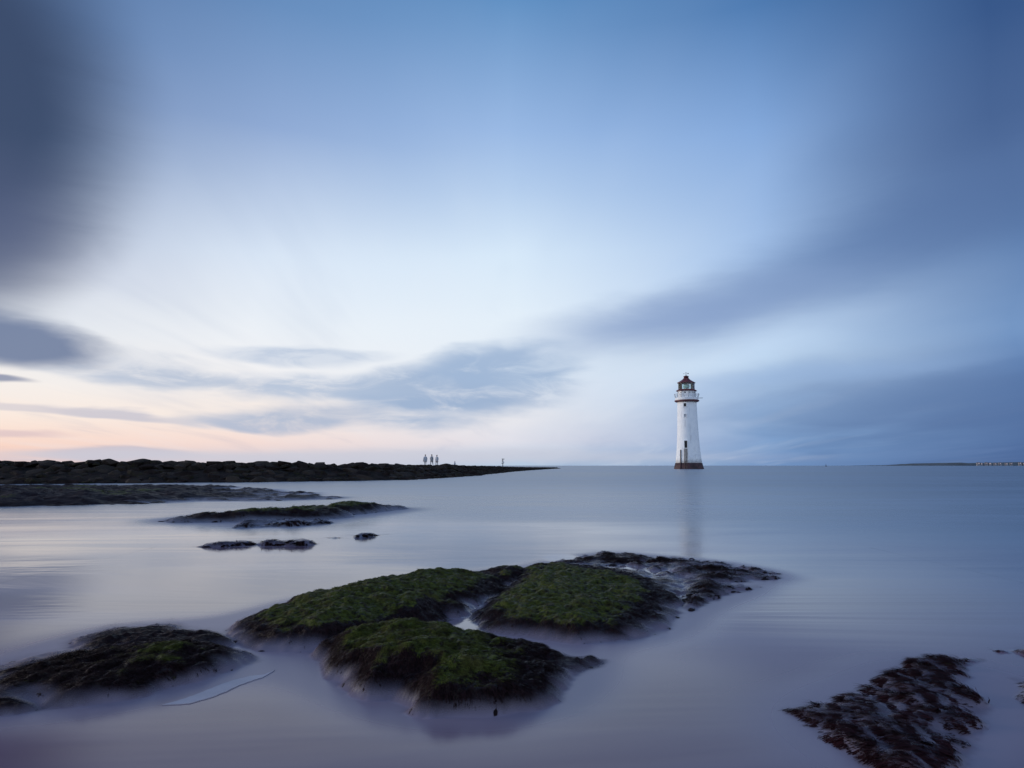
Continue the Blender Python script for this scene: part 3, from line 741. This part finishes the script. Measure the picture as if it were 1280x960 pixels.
M_RAIL = mat('pale_railing', (.45,.47,.50), .5, scale=5)
NP = 18; z0, z1 = hz_(497.2), hz_(492.3); r0, r1 = px_r(27.6), px_r(30.6)
for k in range(NP):
    a = 2*math.pi*k/NP; bm = bmesh.new()
    tube(bm, (r0*math.cos(a), r0*math.sin(a), z0-.05), (r1*math.cos(a), r1*math.sin(a), z1), .05, .04, 6); bm_obj('baluster', bm, M_RAIL, lh, True)
for f_ in (.34,.67,1.0):
    bm = bmesh.new(); rr_ = r0+(r1-r0)*f_; zz = z0+(z1-z0)*f_
    t_ = .045 if f_ == 1 else .028
    lathe(bm, [(rr_-t_,zz-t_),(rr_+t_,zz-t_),(rr_+t_,zz+t_),(rr_-t_,zz+t_),(rr_-t_,zz-t_)], 48, False); bm_obj('rail', bm, M_RAIL, lh)
# lantern: eight-sided
OCT = 8; PH = math.pi/8
def octw(w): return px_r(w)/math.cos(PH)*0.985
dr = bmesh.new(); lathe(dr, [(octw(20.6),hz_(497.1)),(octw(20.6),hz_(488.9))], OCT, True, PH); drum = bm_obj('lantern_drum', dr, M_WHITE, lh)
for k in range(OCT):                                   # seams and vents on the drum
    a = PH + 2*math.pi*k/OCT; bm = bmesh.new(); rr_ = octw(20.6)
    tube(bm, (rr_*math.cos(a), rr_*math.sin(a), hz_(497.0)), (rr_*math.cos(a), rr_*math.sin(a), hz_(488.9)), .06, .06, 6); bm_obj('corner_strip', bm, M_GREY, lh)
    a2 = 2*math.pi*k/OCT; ap = rr_*math.cos(PH)
    for dy in ((-.55,.55) if k else (0.0,)):
        bm = bmesh.new(); sz = .30 if k else .42
        M = Matrix.Rotation(a2, 4, 'Z') @ Matrix.Translation((ap, dy, hz_(490.7)))
        bmesh.ops.create_cone(bm, cap_ends=True, segments=10, radius1=sz/2, radius2=sz/2, depth=.06, matrix=M @ Matrix.Rotation(math.pi/2,4,'Y')); bm_obj('vent', bm, M_BLACK, lh)
bm = bmesh.new(); lathe(bm, [(octw(21.5),hz_(488.9)),(octw(24.6),hz_(488.6)),(octw(24.6),hz_(487.9)),(octw(20.6),hz_(486.6)),(octw(19.4),hz_(486.4))], OCT, True, PH); bm_obj('lantern_sill', bm, M_RED, lh)
gz0, gz1 = hz_(486.4), hz_(478.6); gr = octw(18.8)
M_GLASS = bpy.data.materials.new('lantern_glass'); M_GLASS.use_nodes = True
nt = M_GLASS.node_tree; nt.nodes.remove(nt.nodes['Principled BSDF']); N = NT(nt)
t_ = N.n('ShaderNodeBsdfTransparent'); t_.inputs[0].default_value = (.90,.95,.95,1); g_ = N.n('ShaderNodeBsdfGlossy'); g_.inputs['Roughness'].default_value = .05
fr = N.n('ShaderNodeFresnel'); fr.inputs[0].default_value = 1.45; mx = N.n('ShaderNodeMixShader')
nt.links.new(fr.outputs[0], mx.inputs[0]); nt.links.new(t_.outputs[0], mx.inputs[1]); nt.links.new(g_.outputs[0], mx.inputs[2]); nt.links.new(mx.outputs[0], nt.nodes['Material Output'].inputs[0])
for k in range(OCT):
    a = PH + 2*math.pi*k/OCT; b_ = PH + 2*math.pi*(k+1)/OCT; bm = bmesh.new()
    tube(bm, (gr*math.cos(a), gr*math.sin(a), gz0-.02), (gr*math.cos(a), gr*math.sin(a), gz1+.05), .065, .065, 6); bm_obj('mullion', bm, M_RED if k % 2 else M_GREY, lh)
    p0 = Vector((gr*math.cos(a), gr*math.sin(a), 0)); p1 = Vector((gr*math.cos(b_), gr*math.sin(b_), 0)); md = (p0+p1)/2
    bm = bmesh.new(); box(bm, (md.x, md.y, (gz0+gz1)/2), (.02, (p1-p0).length-.2, gz1-gz0-.01), (a+b_)/2); bm_obj('pane', bm, M_GLASS, lh)
M_LENS = mat('green_glass_lens', (.60,.78,.74), .15, spec=.8, scale=4, var=.15)
bm = bmesh.new(); pr = [(.25,gz0),(.25,gz0+.35),(.7,gz0+.38)]
for i in range(7): zz = gz0+.42+i*.16; rb = .78+.22*math.sin(math.pi*(i+.5)/7); pr += [(rb,zz),(rb-.10,zz+.13)]
pr += [(.3,gz1-.15),(.1,gz1)]
lathe(bm, pr, 24); bm_obj('lens', bm, M_LENS, lh)
# roof, ogee eight-sided, with ventilator, ball and vane
bm = bmesh.new(); lathe(bm, [(octw(19.8),hz_(478.7)),(octw(21.6),hz_(478.4)),(octw(21.4),hz_(477.7)),(octw(16.4),hz_(476.3)),(octw(12.0),hz_(474.9)),(octw(8.6),hz_(473.6)),(octw(6.6),hz_(472.3))], OCT, True, PH); roof = bm_obj('roof', bm, M_RED, lh)
bm = bmesh.new(); lathe(bm, [(px_r(6.0),hz_(472.4)),(px_r(6.0),hz_(470.4)),(px_r(7.0),hz_(470.2)),(px_r(6.6),hz_(469.7)),(px_r(3.6),hz_(469.0)),(px_r(1.0),hz_(468.5))], 16); bm_obj('ventilator', bm, M_RED, roof, True)
bm = bmesh.new(); tube(bm, (0,0,hz_(468.8)), (0,0,hz_(464.6)), .05, .035, 6)
zz = hz_(466.3); box(bm, (0,0,zz), (.05,1.5,.05)); box(bm, (0,0,zz-.25), (1.1,.05,.05)); box(bm, (0,.62,zz+.02), (.03,.34,.26)); box(bm, (0,-.72,zz+.02), (.04,.16,.14)); tube(bm, (0,0,zz+.2),(0,0,zz+.42),.10,.10,8)
bm_obj('weather_vane', bm, M_DARK, roof)
# openings: recessed-looking framed windows, door, ladder, pole
def opening(name, yc, wpx, hpx, fm, pm, dy=0):
    zc = hz_(yc); r_ = tower_r(zc); lean = math.atan((tower_r(zc-.5)-tower_r(zc+.5))/1.0)
    rot = Matrix.Rotation(-lean, 4, 'Y')
    w, h = wpx*S_, hpx*S_
    f = bmesh.new()
    for sx in (-1, 1): box(f, Vector((r_-.02, sx*(w/2+.07), zc)), (.34,.14,h+.28), rot=rot)
    for sz in (-1, 1): box(f, Vector((r_-.02 - sz*(h/2+.07)*math.tan(lean), 0, zc+sz*(h/2+.07))), (.338,w,.14), rot=rot)
    fo = bm_obj(name, f, fm, lh)
    p = bmesh.new(); box(p, Vector((r_-.05, 0, zc)), (.22, w, h), rot=rot); bm_obj('pane' if 'window' in name else 'door_leaf', p, pm, fo)
    return fo
opening('window', 506.6, 3.2, 3.9, M_WHITE, M_BLACK)
opening('window', 519.8, 3.0, 3.4, M_WHITE, mat('pale_shutter', (.40,.40,.42), .6))
opening('door', 555.4, 3.5, 8.8, M_WHITE, M_BLACK)
lad = empty('ladder'); lad.parent = lh
def surf(z, y=0, o=.18):
    if z > hz_(578.2): r_ = tower_r(z)
    else: r_ = float(np.interp(z, [-1.2, 0, hz_(581.5), hz_(578.2)], [px_r(37.5), px_r(36.6), px_r(34.4), px_r(32.8)]))
    r_ += o; return (math.sqrt(max(r_*r_-y*y, .01)), y, z)
M_RUST = mat('rusty_iron', (.10,.07,.055), .75, scale=3, var=.5)
for sy in (-.42, .30):
    bm = bmesh.new(); zs = np.linspace(-.3, hz_(560.6), 14)
    for a, b in zip(zs, zs[1:]): tube(bm, surf(a, sy), surf(b, sy), .055, .055, 6)
    bm_obj('stringer', bm, M_RUST, lad)
for zz in np.arange(.2, hz_(560.8), .32):
    bm = bmesh.new(); tube(bm, surf(zz, -.42), surf(zz, .30), .028, .028, 6); bm_obj('rung', bm, M_RUST, lad)
bm = bmesh.new(); ysgn = -1.0
zs = np.linspace(-.3, hz_(562), 12)
for a, b in zip(zs, zs[1:]): tube(bm, surf(a, -1.62, .12), surf(b, -1.62, .12), .15, .14, 8)
bm_obj('fender_pole', bm, M_BAND, lh)
bm = bmesh.new(); ab = R(97); r_ = px_r(28)
tube(bm, (r_*math.cos(ab), r_*math.sin(ab), hz_(497.6)), ((r_+1.3)*math.cos(ab), (r_+1.3)*math.sin(ab), hz_(497.6)), .08, .08, 6); bm_obj('bracket_arm', bm, M_GREY, lh)

# ------------------------------------------------------------------ people far behind the breakwater
def person(px, D, htop, label, coat, seed, face=0.0, stride=.10):
    r = random.Random(seed)
    X, Yd = wp(px, D, 0)[:2]
    zg = bank_z(X, Yd); t = empty('person', (X, Yd, zg), face)
    K = htop/1.75
    vs, es, rad = [], [], []
    def v(x, y, z, a, b=None): vs.append((x*K, y*K, z*K)); rad.append((a*K, (b or a)*K)); return len(vs)-1
    def chain(start, pts):
        p = start
        for q in pts: i = v(*q); es.append((p, i)); p = i
        return p
    pel = v(0,0,.95,.15,.11)
    chest = chain(pel, [(0,0,1.10,.15,.10),(0,.0,1.30,.17,.12)])
    neck = chain(chest, [(0,.01,1.46,.07,.07),(0,.02,1.53,.055,.06)])
    chain(neck, [(0,.03,1.60,.078,.095),(0,.03,1.68,.08,.098),(0,.02,1.74,.05,.06)])
    for sx in (-1, 1):
        st = stride*sx
        ank = chain(pel, [(sx*.10,0,.86,.10),(sx*.11,st*.5+.02,.50,.065),(sx*.11,st,.10,.045)])
        chain(ank, [(sx*.12,st+.08,.045,.045,.04),(sx*.13,st+.18,.03,.035,.03)])
        wr = chain(chest, [(sx*.19,0,1.38,.065),(sx*.25,-.02,1.10,.048),(sx*.25,.08-st*.5,.86,.032),(sx*.25,.10-st*.5,.80,.035,.02)])
        for k, (dx, l) in enumerate(((-.03,.07),(-.01,.08),(.01,.08),(.028,.06))):
            chain(wr, [(sx*.25+dx,.11-st*.5,.76,.009),(sx*.25+dx,.125-st*.5,.76-l*.6,.008),(sx*.25+dx,.115-st*.5,.76-l,.007)])
        chain(wr, [(sx*.25-sx*.03,.135-st*.5,.79,.010),(sx*.25-sx*.035,.155-st*.5,.74,.008)])
    me = bpy.data.meshes.new('body'); me.from_pydata(vs, es, []); ob = bpy.data.objects.new('body', me); COL.objects.link(ob)
    sk = ob.modifiers.new('skin', 'SKIN'); ss = ob.modifiers.new('sub', 'SUBSURF'); ss.levels = 1; ss.render_levels = 1
    for i, q in enumerate(me.skin_vertices[0].data): q.radius = rad[i]; q.use_root = (i == 0)
    dg = bpy.context.evaluated_depsgraph_get(); m2 = bpy.data.meshes.new_from_object(ob.evaluated_get(dg)); bpy.data.objects.remove(ob)
    skin = M_SKIN; trs = M_TROUS
    m2.materials.clear(); m2.materials.append(skin); m2.materials.append(trs)
    for p in m2.polygons:
        p.use_smooth = True; p.material_index = 1 if p.center.z < .9*K and abs(p.center.x) < .20*K else 0
    b = bpy.data.objects.new('body', m2); COL.objects.link(b); b.parent = t
    bm = bmesh.new()
    lathe(bm, [(.25*K,.66*K),(.235*K,.9*K),(.215*K,1.1*K),(.225*K,1.3*K),(.19*K,1.43*K),(.085*K,1.5*K)], 14)
    for vv_ in bm.verts: vv_.co.y *= .72; vv_.co.y += .05*vv_.co.z*0
    for sx in (-1, 1): tube(bm, (sx*.17*K,0,1.41*K), (sx*.255*K,-.02*K,1.09*K), .078*K, .066*K, 10); tube(bm, (sx*.255*K,-.02*K,1.11*K), (sx*.25*K,(.08-stride*sx*.5)*K,.85*K), .064*K, .048*K, 10)
    bm_obj('coat', bm, coat, t, True)
    bm = bmesh.new(); bmesh.ops.create_uvsphere(bm, u_segments=12, v_segments=8, radius=.112*K, matrix=Matrix.Translation((0,.0,1.675*K)) @ Matrix.Diagonal((.92,1.05,1.0,1)))
    bmesh.ops.delete(bm, geom=[q for q in bm.verts if q.co.z < 1.63*K or (q.co.y > .075*K and q.co.z < 1.70*K)], context='VERTS'); bm_obj('hair', bm, M_HAIR, t, True)
    tag(t, label, 'person', 'people standing beyond the breakwater')
M_SKIN = mat('skin', (.45,.30,.24), .6); M_TROUS = mat('grey_trousers', (.30,.31,.34), .8); M_HAIR = mat('hair', (.10,.08,.07), .7)
coatg = mat('pale_grey_coat', (.42,.43,.47), .8); coatd = mat('mid_grey_coat', (.26,.27,.30), .8)
person(531.5, 100, 1.72, 'person in pale grey coat standing apart from the pair beyond the boulders', coatg, 1, .4)
person(539.5, 101, 1.74, 'person in darker grey coat standing beside the paler one in the pair beyond the boulders', coatd, 2, -.5, .22)
person(546, 100.5, 1.66, 'person in pale grey coat close beside the darker coated one beyond the boulders', coatg, 3, 2.6)
person(568.5, 172, 1.7, 'lone distant figure whose head barely shows above the boulder crest', coatg, 4, 1.0)

# ------------------------------------------------------------------ far coast with lights, channel buoy
SD = 5200.0
pts = []
rr = random.Random(3)
xs_ = np.linspace(wp(1120, SD, 0)[0], wp(1500, SD, 0)[0], 60)
hh = [max(0.4, 24*float(sstep(np.array(i/59), 0, .35)) * (0.75+.35*math.sin(i*.5)+.15*rr.uniform(-1,1))) for i in range(60)]
vs, fc = [], []
for i, (x_, h_) in enumerate(zip(xs_, hh)):
    vs += [(x_, SD, -1), (x_, SD+60, h_*.6), (x_, SD+260, h_), (x_, SD+900, h_*.8), (x_, SD+1200, -1)]
for i in range(59):
    for j in range(4): a = i*5+j; fc.append((a, a+5, a+6, a+1))
M_COAST = mat('far_coast_land', (.05,.065,.075), .9, scale=.01)
o = mesh_obj('far_coast', vs, fc, M_COAST); o['kind'] = 'structure'
M_LAMP = bpy.data.materials.new('lit_windows'); M_LAMP.use_nodes = True; N = NT(M_LAMP.node_tree)
bb_ = M_LAMP.node_tree.nodes['Principled BSDF']; bb_.inputs['Emission Color'].default_value = (1,.62,.48,1)
N.put(bb_.inputs['Emission Strength'], N.smooth(N.noise(N.n('ShaderNodeTexCoord').outputs['Object'], .2, 2), .3, .7, .22, .55))
M_BLDG = mat('far_building_wall', (.22,.21,.22), .8, scale=.05); M_ROOFF = mat('far_building_roof', (.07,.06,.065), .8, scale=.05)
for k, (px, w, h) in enumerate(((1223,22,11),(1226.5,14,9),(1233,16,12),(1237,20,10),(1244,12,9),(1250,18,11),(1258,14,9),(1264,12,10),(1275,16,12),(1279,12,9))):
    x_, y_ = wp(px, SD-10, 0)[:2]; t = empty('waterfront_building', (x_, y_, 0))
    yt = 12.0
    bm = bmesh.new(); box(bm, (0,0,(yt+h)/2-1), (w, 14, yt+h)); bm_obj('wall', bm, M_BLDG, t)
    bm = bmesh.new(); q = yt+h-1
    a = [bm.verts.new(p) for p in ((-w/2-.6,-7.6,q+.01),(w/2+.6,-7.6,q+.01),(w/2+.6,7.6,q+.01),(-w/2-.6,7.6,q+.01),(-w/2,0,q+3.2),(w/2,0,q+3.2))]
    for f in ((0,1,5,4),(2,3,4,5),(0,4,3),(1,2,5),(3,2,1,0)): bm.faces.new([a[i] for i in f])
    bm_obj('roof', bm, M_ROOFF, t)
    for j in range(2):
        bm = bmesh.new(); box(bm, (0,-7.05,q-2.6-j*5), (w*rr.uniform(.25,.75),.3,2.0)); bm_obj('lit_window_row', bm, M_LAMP, t)
    tag(t, 'tiny lit building on the far coast across the open water', 'building', 'lit buildings on the far coast')
x_, y_ = wp(1032.5, 900, 0)[:2]
by = tag(empty('channel_buoy', (x_, y_, 0)), 'tiny dark channel buoy on the horizon of open water', 'buoy')
bm = bmesh.new(); lathe(bm, [(.5,-.4),(1.1,-.1),(1.1,.5),(.7,.9),(.2,1.0)], 16); bm_obj('float', bm, M_BAND, by, True)
bm = bmesh.new()
for k in range(3): a = 2.1*k; tube(bm, (.6*math.cos(a),.6*math.sin(a),.7), (.15*math.cos(a),.15*math.sin(a),2.7), .07, .06, 6)
bm_obj('cage', bm, M_DARK, by)
bm = bmesh.new(); lathe(bm, [(.35,2.65),(.35,2.8),(.12,3.2),(.05,3.3)], 10); bm_obj('topmark', bm, M_DARK, by)
# small white shells on the weed
M_SHELL = mat('shell', (.75,.74,.72), .35, scale=60, var=.15)
def shell(px, py, z, lab, s=.012):
    p = at_z(px, py, z); bm = bmesh.new()
    bmesh.ops.create_uvsphere(bm, u_segments=12, v_segments=8, radius=s, matrix=Matrix.Diagonal((1.25,.9,.55,1)))
    for q in bm.verts: q.co.z += .1*q.co.x + .0015*math.sin(q.co.x*900)
    o = bm_obj('shell', bm, M_SHELL, None, True); o.location = p; o.rotation_euler.z = .4
    tag(o, lab, 'shell')
def rock_top(k, px, py):
    z = 0.02
    for _ in range(8):
        p = at_z(px, py, z); X = np.array([[p[0]]]); Y_ = np.array([[p[1]]]); z = float((rocks[k].base(X, Y_)+rocks[k].fine(X, Y_))[0,0]); z = max(z, 0.0)
    return z
shell(1161, 936, rock_top('weedbed',1161,936)+.004, 'small white shell lying on the reddish seaweed bed')
